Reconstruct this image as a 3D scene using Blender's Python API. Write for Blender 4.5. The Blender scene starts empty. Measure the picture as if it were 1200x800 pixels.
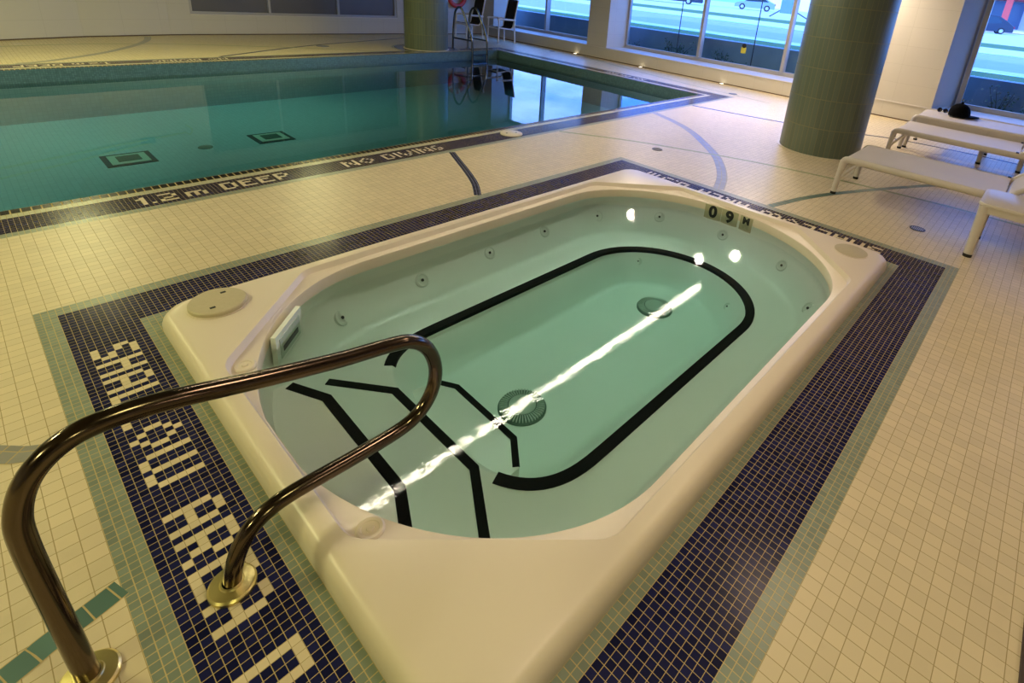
import bpy, bmesh, math, random
from mathutils import Vector, Matrix
from mathutils.geometry import tessellate_polygon
random.seed(7)
U = 0.027                                   # one mosaic tile, in metres
C = bpy.context.scene.collection
pi = math.pi


def P(X, Y, h=0.0):
    """deck coordinates in tiles (X along the tub, Y towards the camera side, h up) -> metres"""
    return Vector((X * U, -Y * U, h * U))


# ------------------------------------------------------------------ materials
def mat(name):
    m = bpy.data.materials.new(name)
    m.use_nodes = True
    nt = m.node_tree
    nt.nodes.clear()
    out = nt.nodes.new('ShaderNodeOutputMaterial')
    return m, nt, out


def N(nt, typ, **kw):
    n = nt.nodes.new(typ)
    for k, v in kw.items():
        if k == 'op':
            n.operation = v
        elif k.startswith('i_'):
            key = k[2:]
            n.inputs[int(key) if key.isdigit() else key.replace('_', ' ')].default_value = v
        else:
            setattr(n, k, v)
    return n


def bsdf(nt, col=(.8, .8, .8), rough=.5, metal=0.0, spec=.5):
    b = nt.nodes.new('ShaderNodeBsdfPrincipled')
    b.inputs['Base Color'].default_value = (*col, 1)
    b.inputs['Roughness'].default_value = rough
    b.inputs['Metallic'].default_value = metal
    b.inputs['Specular IOR Level'].default_value = spec
    return b


def plain(name, col, rough=.5, metal=0.0, var=.06, scale=6.0, bump=0.0, spec=.5):
    """painted / moulded / metal surface with a soft procedural variation"""
    m, nt, out = mat(name)
    b = bsdf(nt, col, rough, metal, spec)
    tc = N(nt, 'ShaderNodeTexCoord')
    nz = N(nt, 'ShaderNodeTexNoise', i_Scale=scale, i_Detail=4.0)
    nt.links.new(tc.outputs['Object'], nz.inputs['Vector'])
    mx = N(nt, 'ShaderNodeMix', data_type='RGBA')
    mx.inputs[6].default_value = (*[c * (1 - var) for c in col], 1)
    mx.inputs[7].default_value = (*[min(1, c * (1 + var)) for c in col], 1)
    nt.links.new(nz.outputs[0], mx.inputs[0])
    nt.links.new(mx.outputs[2], b.inputs['Base Color'])
    if bump:
        bp = N(nt, 'ShaderNodeBump', i_Strength=bump, i_Distance=.004)
        nt.links.new(nz.outputs[0], bp.inputs['Height'])
        nt.links.new(bp.outputs[0], b.inputs['Normal'])
    nt.links.new(b.outputs[0], out.inputs[0])
    return m


def tiled(name, col, grout, pu, pv, gu, gv=None, rough=.3, var=.10, off=(0, 0), dirt=0.0, dirtcol=(.25, .2, .12), spec=.5):
    """glazed tiles: UV map holds tile units; pu, pv the pitch, gu, gv the joint as a share of it"""
    gv = gu if gv is None else gv
    m, nt, out = mat(name)
    L = nt.links.new
    b = bsdf(nt, col, rough, spec=spec)
    uv = N(nt, 'ShaderNodeUVMap', uv_map='uv')
    sp = N(nt, 'ShaderNodeSeparateXYZ')
    L(uv.outputs[0], sp.inputs[0])
    ids, masks = [], []
    for k, (p, g) in enumerate(((pu, gu), (pv, gv))):
        a = N(nt, 'ShaderNodeMath', op='ADD', i_1=off[k])
        L(sp.outputs[k], a.inputs[0])
        d = N(nt, 'ShaderNodeMath', op='DIVIDE', i_1=p)
        L(a.outputs[0], d.inputs[0])
        fl = N(nt, 'ShaderNodeMath', op='FLOOR')
        L(d.outputs[0], fl.inputs[0])
        fr = N(nt, 'ShaderNodeMath', op='FRACT')
        L(d.outputs[0], fr.inputs[0])
        s = N(nt, 'ShaderNodeMath', op='SUBTRACT', i_1=.5)
        L(fr.outputs[0], s.inputs[0])
        ab = N(nt, 'ShaderNodeMath', op='ABSOLUTE')
        L(s.outputs[0], ab.inputs[0])
        lt = N(nt, 'ShaderNodeMath', op='LESS_THAN', i_1=.5 - g / 2)
        L(ab.outputs[0], lt.inputs[0])
        ids.append(fl)
        masks.append(lt)
    tile = N(nt, 'ShaderNodeMath', op='MULTIPLY')
    L(masks[0].outputs[0], tile.inputs[0])
    L(masks[1].outputs[0], tile.inputs[1])
    cm = N(nt, 'ShaderNodeCombineXYZ')
    L(ids[0].outputs[0], cm.inputs[0])
    L(ids[1].outputs[0], cm.inputs[1])
    wn = N(nt, 'ShaderNodeTexWhiteNoise', noise_dimensions='3D')
    L(cm.outputs[0], wn.inputs['Vector'])
    c1 = N(nt, 'ShaderNodeMix', data_type='RGBA')
    c1.inputs[6].default_value = (*[c * (1 - var) for c in col], 1)
    c1.inputs[7].default_value = (*[min(1, c * (1 + var)) for c in col], 1)
    L(wn.outputs['Value'], c1.inputs[0])
    last = c1.outputs[2]
    if dirt:
        nz = N(nt, 'ShaderNodeTexNoise', i_Scale=.09, i_Detail=8.0, i_Roughness=.65)
        L(uv.outputs[0], nz.inputs['Vector'])
        mr = N(nt, 'ShaderNodeMapRange', i_1=.55, i_2=.8, i_3=0.0, i_4=dirt)
        L(nz.outputs[0], mr.inputs[0])
        c2 = N(nt, 'ShaderNodeMix', data_type='RGBA')
        c2.inputs[7].default_value = (*dirtcol, 1)
        L(mr.outputs[0], c2.inputs[0])
        L(last, c2.inputs[6])
        last = c2.outputs[2]
    c3 = N(nt, 'ShaderNodeMix', data_type='RGBA')
    c3.inputs[6].default_value = (*grout, 1)
    L(tile.outputs[0], c3.inputs[0])
    L(last, c3.inputs[7])
    L(c3.outputs[2], b.inputs['Base Color'])
    rg = N(nt, 'ShaderNodeMapRange', i_1=0.0, i_2=1.0, i_3=.8, i_4=rough)
    L(tile.outputs[0], rg.inputs[0])
    L(rg.outputs[0], b.inputs['Roughness'])
    bp = N(nt, 'ShaderNodeBump', i_Strength=.35, i_Distance=.001)
    L(tile.outputs[0], bp.inputs['Height'])
    L(bp.outputs[0], b.inputs['Normal'])
    L(b.outputs[0], out.inputs[0])
    return m


def water(name, tint, wave, strength, scale2=30.0):
    m, nt, out = mat(name)
    L = nt.links.new
    tr = N(nt, 'ShaderNodeBsdfTransparent')
    tr.inputs[0].default_value = (1, 1, 1, 1)
    gl = N(nt, 'ShaderNodeBsdfGlossy')
    gl.inputs['Roughness'].default_value = 0.0
    gl.inputs['Color'].default_value = (1, 1, 1, 1)
    fr = N(nt, 'ShaderNodeFresnel')
    fr.inputs['IOR'].default_value = 1.333
    g = N(nt, 'ShaderNodeNewGeometry')
    n1 = N(nt, 'ShaderNodeTexNoise', i_Scale=wave, i_Detail=3.0)
    n2 = N(nt, 'ShaderNodeTexNoise', i_Scale=scale2, i_Detail=2.0)
    L(g.outputs['Position'], n1.inputs['Vector'])
    L(g.outputs['Position'], n2.inputs['Vector'])
    ad = N(nt, 'ShaderNodeMath', op='MULTIPLY_ADD', i_1=.25)
    L(n2.outputs[0], ad.inputs[0])
    L(n1.outputs[0], ad.inputs[2])
    bp = N(nt, 'ShaderNodeBump', i_Strength=strength, i_Distance=.01)
    L(ad.outputs[0], bp.inputs['Height'])
    L(bp.outputs[0], gl.inputs['Normal'])
    L(bp.outputs[0], fr.inputs['Normal'])
    mx = N(nt, 'ShaderNodeMixShader')
    L(fr.outputs[0], mx.inputs[0])
    L(tr.outputs[0], mx.inputs[1])
    L(gl.outputs[0], mx.inputs[2])
    L(mx.outputs[0], out.inputs[0])
    va = N(nt, 'ShaderNodeVolumeAbsorption')
    va.inputs[0].default_value = (*tint, 1)
    va.inputs[1].default_value = 1.0
    L(va.outputs[0], out.inputs[1])
    return m


def glass(name, tint=(.93, .97, .98)):
    m, nt, out = mat(name)
    L = nt.links.new
    tr = N(nt, 'ShaderNodeBsdfTransparent')
    tr.inputs[0].default_value = (*tint, 1)
    gl = N(nt, 'ShaderNodeBsdfGlossy')
    gl.inputs['Roughness'].default_value = 0.0
    fr = N(nt, 'ShaderNodeFresnel')
    fr.inputs['IOR'].default_value = 1.45
    mx = N(nt, 'ShaderNodeMixShader')
    L(fr.outputs[0], mx.inputs[0])
    L(tr.outputs[0], mx.inputs[1])
    L(gl.outputs[0], mx.inputs[2])
    L(mx.outputs[0], out.inputs[0])
    return m


def glow(name, col, strength):
    m, nt, out = mat(name)
    e = N(nt, 'ShaderNodeEmission')
    e.inputs[0].default_value = (*col, 1)
    e.inputs[1].default_value = strength
    nt.links.new(e.outputs[0], out.inputs[0])
    return m


GROUT = (.50, .37, .17)
M = {}
M['cream_tile'] = tiled('cream_tile', (.66, .55, .36), (.36, .27, .13), 2.0, 2.0, .045, rough=.38, var=.05, off=(0, 1), dirt=.25, dirtcol=(.36, .28, .18))
M['navy'] = tiled('navy_mosaic', (.011, .0125, .056), (.46, .345, .16), 1, 1, .075, rough=.2, var=.4, spec=.12)
M['green'] = tiled('green_mosaic', (.20, .24, .19), (.52, .40, .19), 1, 1, .1, rough=.3, var=.12)
M['letter'] = tiled('letter_mosaic', (.66, .55, .36), (.36, .27, .13), 1, 1, .06, rough=.3, var=.06)
M['black'] = tiled('black_rim_tile', (.008, .007, .008), GROUT, 1.9, 3.2, .16, .05, rough=.25, var=.3, spec=.2)
M['pale'] = tiled('pale_mosaic', (.45, .44, .30), (.42, .33, .16), 1, 1, .1, rough=.3, var=.1)
M['teal_line'] = tiled('teal_inlay', (.09, .17, .145), GROUT, 2.2, 2.7, .07, rough=.3, var=.2)
M['grey_line'] = tiled('grey_inlay', (.27, .26, .23), GROUT, 2, 2, .07, rough=.3, var=.12)
M['lime_line'] = tiled('lime_inlay', (.24, .30, .10), GROUT, 1, 1, .1, rough=.3, var=.15)
M['navy_line'] = tiled('navy_inlay', (.015, .015, .05), (.3, .3, .35), 1, 1, .12, rough=.2, var=.4)
M['wall'] = tiled('wall_tile', (.54, .505, .44), (.44, .41, .35), 24, 12, .006, .012, rough=.42, var=.015)
M['wall_plain'] = plain('wall_paint', (.60, .53, .43), .5, var=.03)
M['ceiling'] = plain('ceiling_paint', (.19, .165, .135), .8, var=.02)
M['sill'] = plain('sill_stone', (.62, .58, .55), .3, var=.05, scale=20)
M['frame'] = plain('window_frame_metal', (.42, .40, .38), .4, .3)
M['dark_gap'] = plain('dark_joint', (.10, .06, .035), .7)
M['pool_tile'] = tiled('pool_tile', (.40, .50, .56), (.34, .43, .50), 2, 2, .08, rough=.4, var=.05)
M['pool_band'] = tiled('pool_band_tile', (.10, .19, .22), (.05, .10, .12), 1, 1, .14, rough=.25, var=.15)
M['pillar_tile'] = tiled('pillar_tile', (.115, .145, .105), (.22, .21, .12), 2.32, 13.4, .07, .022, rough=.35, var=.10)
M['acrylic'] = plain('cream_acrylic', (.74, .64, .51), .34, var=.03, scale=3, spec=.5)
M['basin_brightened'] = plain('brightened_basin_acrylic', (.82, .86, .79), .3, var=.03, scale=3)  # tub's cream acrylic, underwater brightness put into a paler colour
M['acrylic_pad'] = plain('cream_acrylic_grip', (.50, .43, .28), .45, var=.08, scale=60, bump=.3)
M['strip'] = plain('black_nosing', (.002, .002, .0025), .7, spec=.1)
M['drain'] = plain('drain_green_plastic', (.09, .15, .11), .4)
M['drain_pale'] = plain('drain_pale_plastic', (.48, .56, .48), .4)
M['slot'] = plain('dark_slot', (.01, .01, .01), .6)
M['jet'] = plain('jet_plastic', (.66, .70, .63), .3)
M['marker'] = plain('marker_tile', (.50, .46, .30), .25, var=.08, scale=30)
M['steel'] = plain('brushed_steel', (.12, .09, .068), .16, 1.0, var=.08, scale=40)
M['flange'] = plain('polished_flange', (.88, .74, .32), .3, 1.0, var=.05)
M['chrome'] = plain('ladder_steel', (.20, .20, .20), .25, 1.0)
M['white_pl'] = plain('lounger_white', (.62, .57, .51), .4, var=.02)
M['sling'] = plain('lounger_sling', (.66, .60, .54), .6, var=.03, scale=80, bump=.15)
M['rubber'] = plain('black_rubber', (.012, .011, .010), .6)
M['chair_white'] = plain('chair_tube_white', (.75, .75, .75), .35)
M['fabric'] = plain('black_fabric', (.006, .006, .008), .8, scale=60)
M['hat'] = plain('black_cap_cloth', (.002, .002, .0025), .9, scale=90, bump=.2, spec=.1)
M['lens'] = plain('sunglass_lens', (.008, .008, .02), .1)
M['red'] = plain('red_lifebuoy', (.62, .05, .035), .45)
M['rope'] = plain('rope_white', (.7, .68, .6), .7)
M['yellow'] = plain('pole_yellow', (.55, .48, .05), .4)
M['bluepl'] = plain('blue_plastic', (.05, .20, .40), .4)
M['lid'] = plain('white_lid', (.66, .58, .42), .35, var=.05)
M['drainmetal'] = plain('floor_drain_metal', (.07, .07, .09), .35, .7)
M['mat'] = plain('brown_sheet', (.06, .04, .03), .9)
M['dark_pane'] = plain('dim_tinted_pane', (.12, .115, .12), .35, var=.35, scale=.8)
M['glass'] = glass('blue_tinted_glass', (.70, .87, 1.0))  # blue tint in the panes cools the daylight seen through them
M['spa_water'] = water('spa_water', (.48, .95, .90), 30.0, .028, 100.0)
M['pool_water'] = water('pool_water', (.40, .83, .95), 1.8, .02, 7.0)
M['tube'] = glow('strip_light_tube', (1, .90, .70), 110.0)
M['lampglass'] = glow('downlight_glass', (1, .80, .50), 45.0)
M['uplight'] = glow('floor_light_glass', (1, .85, .6), 6.0)
M['concrete'] = plain('street_concrete', (.22, .29, .38), .9, var=.2, scale=2.5)
M['pave'] = plain('street_paving', (.62, .62, .62), .9, var=.08, scale=2)
M['asphalt'] = plain('street_asphalt', (.33, .36, .40), .9, var=.1, scale=1.5)
M['grass'] = plain('street_grass', (.07, .16, .04), .95, var=.5, scale=12)
M['leaf'] = plain('shrub_leaf', (.05, .10, .06), .7, var=.4, scale=20)
M['stem'] = plain('shrub_stem', (.06, .05, .04), .8)
M['silver'] = plain('car_silver', (.35, .40, .45), .3, .6)
M['darkcar'] = plain('car_dark', (.03, .04, .06), .3, .3)
M['tyre'] = plain('tyre_rubber', (.015, .015, .017), .8)
M['alloy'] = plain('wheel_alloy', (.6, .62, .65), .35, .8)
M['carglass'] = plain('car_glass', (.03, .05, .07), .08)
M['tail'] = plain('tail_lamp', (.5, .03, .05), .3)
M['shopwall'] = plain('shop_wall', (.75, .75, .75), .8)
M['shopred'] = plain('shop_red', (.55, .05, .06), .6)
M['shopglass'] = plain('shop_glass', (.12, .22, .32), .1)


# ------------------------------------------------------------------ mesh builder
ORG = {}


class MB:
    def __init__(s):
        s.v, s.f, s.m, s.uv, s.sm = [], [], [], [], []

    def face(s, pts, mi=0, uv=None, smooth=False):
        b = len(s.v)
        s.v += [tuple(p) for p in pts]
        s.f.append(list(range(b, b + len(pts))))
        s.m.append(mi)
        s.uv.append(uv)
        s.sm.append(smooth)

    def grid(s, rows, closed=True, mi=0, smooth=True, uvs=None, flip=False):
        """rows: lists of equal length; quads between neighbours"""
        b = len(s.v)
        n = len(rows[0])
        for r in rows:
            s.v += [tuple(p) for p in r]
        for i in range(len(rows) - 1):
            for j in range(n if closed else n - 1):
                k = (j + 1) % n
                q = [b + i * n + j, b + i * n + k, b + (i + 1) * n + k, b + (i + 1) * n + j]
                if uvs:
                    u = [uvs(i, j), uvs(i, j + 1), uvs(i + 1, j + 1), uvs(i + 1, j)]
                else:
                    u = None
                if flip:
                    q.reverse()
                    if u:
                        u.reverse()
                s.f.append(q)
                s.m.append(mi)
                s.uv.append(u)
                s.sm.append(smooth)

    def cap(s, ring, mi=0, flip=False, smooth=False):
        s.face(ring[::-1] if flip else ring, mi, None, smooth)

    def prism(s, poly, h0, h1, mi=0, bevel=0.0):
        """poly in (X, Y) listed so that it is counter-clockwise seen from above"""
        ar = sum(poly[i][0] * -poly[(i + 1) % len(poly)][1] - poly[(i + 1) % len(poly)][0] * -poly[i][1] for i in range(len(poly)))
        if ar < 0:
            poly = poly[::-1]
        rows = [[(x, y, h0) for x, y in poly]]
        if bevel:
            cx = sum(p[0] for p in poly) / len(poly)
            cy = sum(p[1] for p in poly) / len(poly)

            def ins(d):
                o = []
                for x, y in poly:
                    l = math.hypot(x - cx, y - cy) or 1
                    k = max(0, 1 - d * 1.3 / l)
                    o.append((cx + (x - cx) * k, cy + (y - cy) * k))
                return o
            rows += [[(x, y, h1 - bevel) for x, y in poly], [(x, y, h1 - bevel * .3) for x, y in ins(bevel * .3)], [(x, y, h1) for x, y in ins(bevel)]]
        else:
            rows.append([(x, y, h1) for x, y in poly])
        s.grid(rows, True, mi, bool(bevel))
        s.cap(rows[-1], mi)
        s.cap(rows[0], mi, True)

    def box(s, x0, x1, y0, y1, h0, h1, mi=0, bevel=0.0):
        s.prism([(x0, y0), (x0, y1), (x1, y1), (x1, y0)], h0, h1, mi, bevel)

    def obox(s, c, ax, ay, az, mi=0):
        """oriented box: centre and three half-axis vectors, deck coordinates"""
        c, ax, ay, az = map(Vector, (c, ax, ay, az))
        q = [c + a * ax + b * ay + d * az for a, b, d in ((-1, -1, -1), (1, -1, -1), (1, 1, -1), (-1, 1, -1), (-1, -1, 1), (1, -1, 1), (1, 1, 1), (-1, 1, 1))]
        for f in ((0, 1, 2, 3), (4, 7, 6, 5), (0, 4, 5, 1), (1, 5, 6, 2), (2, 6, 7, 3), (3, 7, 4, 0)):
            s.face([q[i] for i in f], mi)

    def tube(s, path, r, n=12, mi=0, caps=True, closed=False, sx=1.0):
        pts = [Vector(p) for p in path]
        rs = r if isinstance(r, (list, tuple)) else [r] * len(pts)
        rows = []
        up = None
        for i, p in enumerate(pts):
            a = pts[i - 1] if (i or closed) else pts[i]
            b = pts[(i + 1) % len(pts)] if (i < len(pts) - 1 or closed) else pts[i]
            t = (b - a).normalized()
            if up is None:
                up = Vector((0, 0, 1)) if abs(t.z) < .9 else Vector((1, 0, 0))
            e1 = up - t * up.dot(t)
            e1.normalize()
            e2 = t.cross(e1)
            up = e1
            rows.append([p + e1 * (rs[i] * math.cos(2 * pi * k / n)) + e2 * (rs[i] * sx * math.sin(2 * pi * k / n)) for k in range(n)])
        if closed:
            rows.append(rows[0])
        s.grid(rows, True, mi, True)
        if caps and not closed:
            s.cap(rows[0], mi, True)
            s.cap(rows[-1], mi)

    def lathe(s, c, prof, n=32, mi=0, axis=None, a0=0.0, cap=True):
        """prof: (radius, height) pairs from the bottom outside to the top centre; axis optional (e1, e2, e3)"""
        c = Vector(c)
        e1, e2, e3 = axis or (Vector((1, 0, 0)), Vector((0, -1, 0)), Vector((0, 0, 1)))
        rows = [[c + e1 * (r * math.cos(a0 + 2 * pi * k / n)) + e2 * (r * math.sin(a0 + 2 * pi * k / n)) + e3 * h for k in range(n)] for r, h in prof]
        s.grid(rows, True, mi, True)
        if cap:
            s.cap(rows[-1], mi, smooth=False)

    def build(s, name, mats, parent=None, angle=35):
        mats = mats if isinstance(mats, (list, tuple)) else [mats]
        o = ORG.get(parent.name, (0, 0, 0)) if parent else (0, 0, 0)
        me = bpy.data.meshes.new(name)
        vs = [P(a - o[0], b - o[1], c - o[2]) for a, b, c in s.v]
        me.from_pydata(vs, [], s.f)
        for m in mats:
            me.materials.append(m)
        me.polygons.foreach_set('material_index', s.m)
        me.polygons.foreach_set('use_smooth', s.sm)
        if any(u is not None for u in s.uv):
            l = me.uv_layers.new(name='uv')
            flat = []
            for f, u in zip(s.f, s.uv):
                for k in range(len(f)):
                    flat += list(u[k]) if u else [0.0, 0.0]
            l.data.foreach_set('uv', flat)
        me.update()
        bm = bmesh.new()
        bm.from_mesh(me)
        bmesh.ops.remove_doubles(bm, verts=bm.verts, dist=1e-6)
        bm.to_mesh(me)
        bm.free()
        me.set_sharp_from_angle(angle=math.radians(angle))
        ob = bpy.data.objects.new(name, me)
        C.objects.link(ob)
        if parent:
            ob.parent = parent
            ORG[ob.name] = o
        return ob


def tag(o, label, cat, group=None, kind=None):
    o['label'] = label
    o['category'] = cat
    if group:
        o['group'] = group
    if kind:
        o['kind'] = kind
    return o


def thing(name, label, cat, at=(0, 0, 0), group=None):
    o = bpy.data.objects.new(name, None)
    o.empty_display_size = .1
    C.objects.link(o)
    o.location = P(*at)
    ORG[o.name] = at
    return tag(o, label, cat, group)


def struct(o, label=None):
    o['kind'] = 'structure'
    if label:
        o['label'] = label
    return o


def dup(root, at, label, rz=0.0):
    r = root.copy()
    C.objects.link(r)
    r.location = P(*at)
    r.rotation_euler = (0, 0, rz)
    r['label'] = label
    for ch in list(root.children):
        c = ch.copy()
        C.objects.link(c)
        c.parent = r
        for g in list(ch.children):
            d = g.copy()
            C.objects.link(d)
            d.parent = c
    return r


def spline(pts, n=6):
    """Catmull-Rom through the points"""
    q = [Vector(p) for p in pts]
    out = []
    for i in range(len(q) - 1):
        p0, p1, p2, p3 = q[max(i - 1, 0)], q[i], q[i + 1], q[min(i + 2, len(q) - 1)]
        for k in range(n):
            t = k / n
            out.append(.5 * ((2 * p1) + (p2 - p0) * t + (2 * p0 - 5 * p1 + 4 * p2 - p3) * t * t + (3 * p1 - p0 - 3 * p2 + p3) * t ** 3))
    out.append(q[-1])
    return out


def offset_line(pts, d):
    """2-D polyline moved sideways by d"""
    o = []
    for i in range(len(pts)):
        a = Vector(pts[max(i - 1, 0)][:2])
        b = Vector(pts[min(i + 1, len(pts) - 1)][:2])
        p = Vector(pts[i][:2])
        if 0 < i < len(pts) - 1:
            t1, t2 = (p - a).normalized(), (b - p).normalized()
            n = Vector((-(t1 + t2).y, (t1 + t2).x)).normalized()
            k = 1 / max(.4, n.dot(Vector((-t1.y, t1.x))))
        else:
            t = (b - a).normalized()
            n = Vector((-t.y, t.x))
            k = 1
        o.append(p + n * d * k)
    return o


def ribbon(mb, pts, w, h, mi=0, thick=0.0, uvw=1.0):
    """flat band along a polyline on a level surface"""
    A, B = offset_line(pts, w / 2), offset_line(pts, -w / 2)
    L = 0.0
    for i in range(len(pts) - 1):
        d = (Vector(pts[i + 1][:2]) - Vector(pts[i][:2])).length
        uv = [(L, 0), (L, w * uvw), (L + d, w * uvw), (L + d, 0)]
        f = [(*A[i], h), (*B[i], h), (*B[i + 1], h), (*A[i + 1], h)]
        # keep the face looking up
        e1, e2 = P(*f[1]) - P(*f[0]), P(*f[2]) - P(*f[0])
        if e1.cross(e2).z < 0:
            f.reverse()
            uv.reverse()
        mb.face(f, mi, uv)
        if thick:
            for S in (A, B):
                mb.face([(*S[i], h), (*S[i + 1], h), (*S[i + 1], h - thick), (*S[i], h - thick)], mi, None)
        L += d
    if thick:
        for k in (0, -1):
            mb.face([(*A[k], h), (*B[k], h), (*B[k], h - thick), (*A[k], h - thick)], mi, None)


# ------------------------------------------------------------------ camera
cam = bpy.data.cameras.new('camera')
cam.sensor_fit = 'HORIZONTAL'
cam.sensor_width = 36.0
F, CX, CY = 635.38266, 690.72726, 220.14617
cam.lens = F / 1200 * 36
cam.shift_x = (600 - CX) / 1200
cam.shift_y = -(400 - CY) / 1200
cam.clip_start = .02
cam.clip_end = 800
R = [[0.654477, 0.750597, -0.090906], [-0.206083, 0.292775, 0.933709], [0.727454, -0.592357, 0.346299]]
w = lambda v: Vector((v[0], -v[1], -v[2]))
rx, ry, rz = w(R[0]), -w(R[1]), -w(R[2])
co = bpy.data.objects.new('camera', cam)
C.objects.link(co)
mw = Matrix((rx, ry, rz)).transposed().to_4x4()
mw.translation = P(-0.638, 128.6358, 65.3874)
co.matrix_world = mw
bpy.context.scene.camera = co

# ------------------------------------------------------------------ floor: deck, mosaic bands, lettering
CEIL = 100
MX, MY = 176, 123                            # outer size of the mosaic frame round the tub
wallx = lambda Y: 417.0 - .026 * Y           # window wall line
near = lambda X: -59.2 - .0115 * X           # pool edges
farY = lambda X: -266.0 - .063 * X
PL, PR = -130.0, 350.0


def ring(t):
    return [(PL - t, near(PL) + t), (PR + t, near(PR) + t), (PR + t, farY(PR) - t), (PL - t, farY(PL) - t)]


FONT = {
    'S': ['.###', '#...', '##..', '..##', '...#', '###.'], 'H': ['#..#', '#..#', '####', '#..#', '#..#', '#..#'],
    'A': ['.##.', '#..#', '#..#', '####', '#..#', '#..#'], 'L': ['#...', '#...', '#...', '#...', '#...', '####'],
    'O': ['..#..', '.#.#.', '#...#', '#...#', '.#.#.', '..#..'], 'W': ['#..#..#'] * 5 + ['.##.##.'],
    'R': ['###.', '#..#', '#..#', '###.', '#.#.', '#..#'], 'E': ['####', '#...', '###.', '#...', '#...', '####'],
    '0': ['####', '#..#', '#..#', '#..#', '#..#', '####'], '9': ['####', '#..#', '####', '...#', '...#', '###.'],
    '.': ['.', '.', '.', '.', '.', '#'], 'm': ['.....', '.....', '####.', '#.#.#', '#.#.#', '#.#.#'],
    'D': ['###.', '#..#', '#..#', '#..#', '#..#', '###.'], 'P': ['###.', '#..#', '#..#', '###.', '#...', '#...'],
    'N': ['#...#', '##..#', '#.#.#', '#.#.#', '#..##', '#...#'], 'I': ['#'] * 6, 'V': ['#...#', '#...#', '#...#', '.#.#.', '.#.#.', '..#..'],
    'G': ['.##.', '#...', '#...', '#.##', '#..#', '.##.'], '1': ['.#', '##', '.#', '.#', '.#', '.#'], '2': ['###.', '...#', '...#', '.##.', '#...', '####'],
}


def layout(items):
    """[(text start column, string)] -> set of lit (column, row from the top)"""
    lit = set()
    for start, s in items:
        c = start
        for ch in s:
            if ch == ' ':
                c += 1
                continue
            g = FONT[ch]
            for r, line in enumerate(g):
                for k, px in enumerate(line):
                    if px == '#':
                        lit.add((c + k, r))
            c += len(g[0]) + 1
    return lit


fl = MB()
FM = [M['cream_tile'], M['navy'], M['green'], M['letter'], M['black'], M['pale'], M['teal_line'], M['grey_line'], M['lime_line'], M['navy_line']]


def up(pts, mi, h=0.0, uvf=None):
    q = [(x, y, h) for x, y in pts]
    uv = [uvf(x, y) if uvf else (x, -y) for x, y in pts]
    if (P(*q[1]) - P(*q[0])).cross(P(*q[2]) - P(*q[0])).z < 0:
        q.reverse()
        uv.reverse()
    fl.face(q, mi, uv)


# plain cream tiles: the whole deck with two openings
room = [(-230, -300), (-100, -338), (24, -379), (66, -395), (119, -405), (185, -410), (310, -412), (wallx(-412), -412), (wallx(330), 330), (-230, 330)]
hole_pool = ring(18.5)
hole_spa = [(0, 0), (MX, 0), (MX, MY), (0, MY)]
loops = [[Vector((x, y, 0)) for x, y in L_] for L_ in (room, hole_pool, hole_spa)]
allp = [p for L_ in loops for p in L_]
for t in tessellate_polygon(loops):
    up([(allp[i].x, allp[i].y) for i in t], 0)


def rect(x0, x1, y0, y1, mi):
    up([(x0, y0), (x1, y0), (x1, y1), (x0, y1)], mi)


for a, b, mi in ((0, 3, 2), (3, 13, 1), (13, 17, 2)):
    rect(a, MX - a, a, b, mi)                                # far long side
    rect(a, MX - a, MY - b, MY - a, mi)                      # near long side
    if mi != 1:
        rect(a, b, b, MY - b, mi)
        rect(MX - b, MX - a, b, MY - b, mi)
# the two short navy bands carry the writing, built tile by tile
spa_text = layout([(19, 'SHALLOW'), (62, 'AREA'), (86, '0.9'), (99, 'm')])
for c in range(13, MY - 13):
    run = []
    for r in range(10):                      # r counts tiles from the outer edge of the band (reader's side)
        lit = (c, 5 - (r - 2)) in spa_text and 2 <= r < 8
        run.append(lit)
    k = 0
    while k < 10:
        e = k
        while e < 10 and run[e] == run[k]:
            e += 1
        mi = 3 if run[k] else 1
        rect(3 + k, 3 + e, c, c + 1, mi)                     # near short side, read from outside
        rect(MX - 3 - e, MX - 3 - k, MY - c - 1, MY - c, mi)  # far short side, turned half round
        k = e
# pool frame: black rim, pale row, navy band with writing, green edge
for a, b, mi in ((0, 3.2, 4), (3.2, 6, 5), (6, 16, 1), (16, 18.5, 2)):
    A, B = ring(a), ring(b)
    for k in range(4):
        l = (k + 1) % 4
        q = [A[k], A[l], B[l], B[k]]
        horiz = k in (0, 2)
        uv = [(p[0] if horiz else p[1], t) for p, t in zip(q, (a, a, b, b))]
        fl_q = [(x, y, 0) for x, y in q]
        if (P(*fl_q[1]) - P(*fl_q[0])).cross(P(*fl_q[2]) - P(*fl_q[0])).z < 0:
            fl_q.reverse()
            uv.reverse()
        fl.face(fl_q, mi, uv)
near_text = layout([(25, '1.2'), (36, 'm'), (45, 'DEEP'), (82, 'NO'), (97, 'DIVING')])
for c, r in near_text:
    y0 = lambda X: near(X) + 8 + r
    up([(c, y0(c)), (c + 1, y0(c + 1)), (c + 1, y0(c + 1) + 1), (c, y0(c) + 1)], 3, .02)
far_text = layout([(-120, 'NO'), (-105, 'DIVING'), (-60, '1.2'), (-49, 'm'), (-40, 'DEEP')])
for c, r in far_text:
    X = -c + 0.0
    y0 = lambda X: farY(X) - 8 - r
    up([(X, y0(X)), (X - 1, y0(X - 1)), (X - 1, y0(X - 1) - 1), (X, y0(X) - 1)], 3, .02)
side_text = layout([(0, 'NO'), (15, 'DIVING')])
for c, r in side_text:
    Y = -120 - c
    X = PR + 8 + r
    up([(X, Y), (X + 1, Y), (X + 1, Y - 1), (X, Y - 1)], 3, .02)
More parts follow.
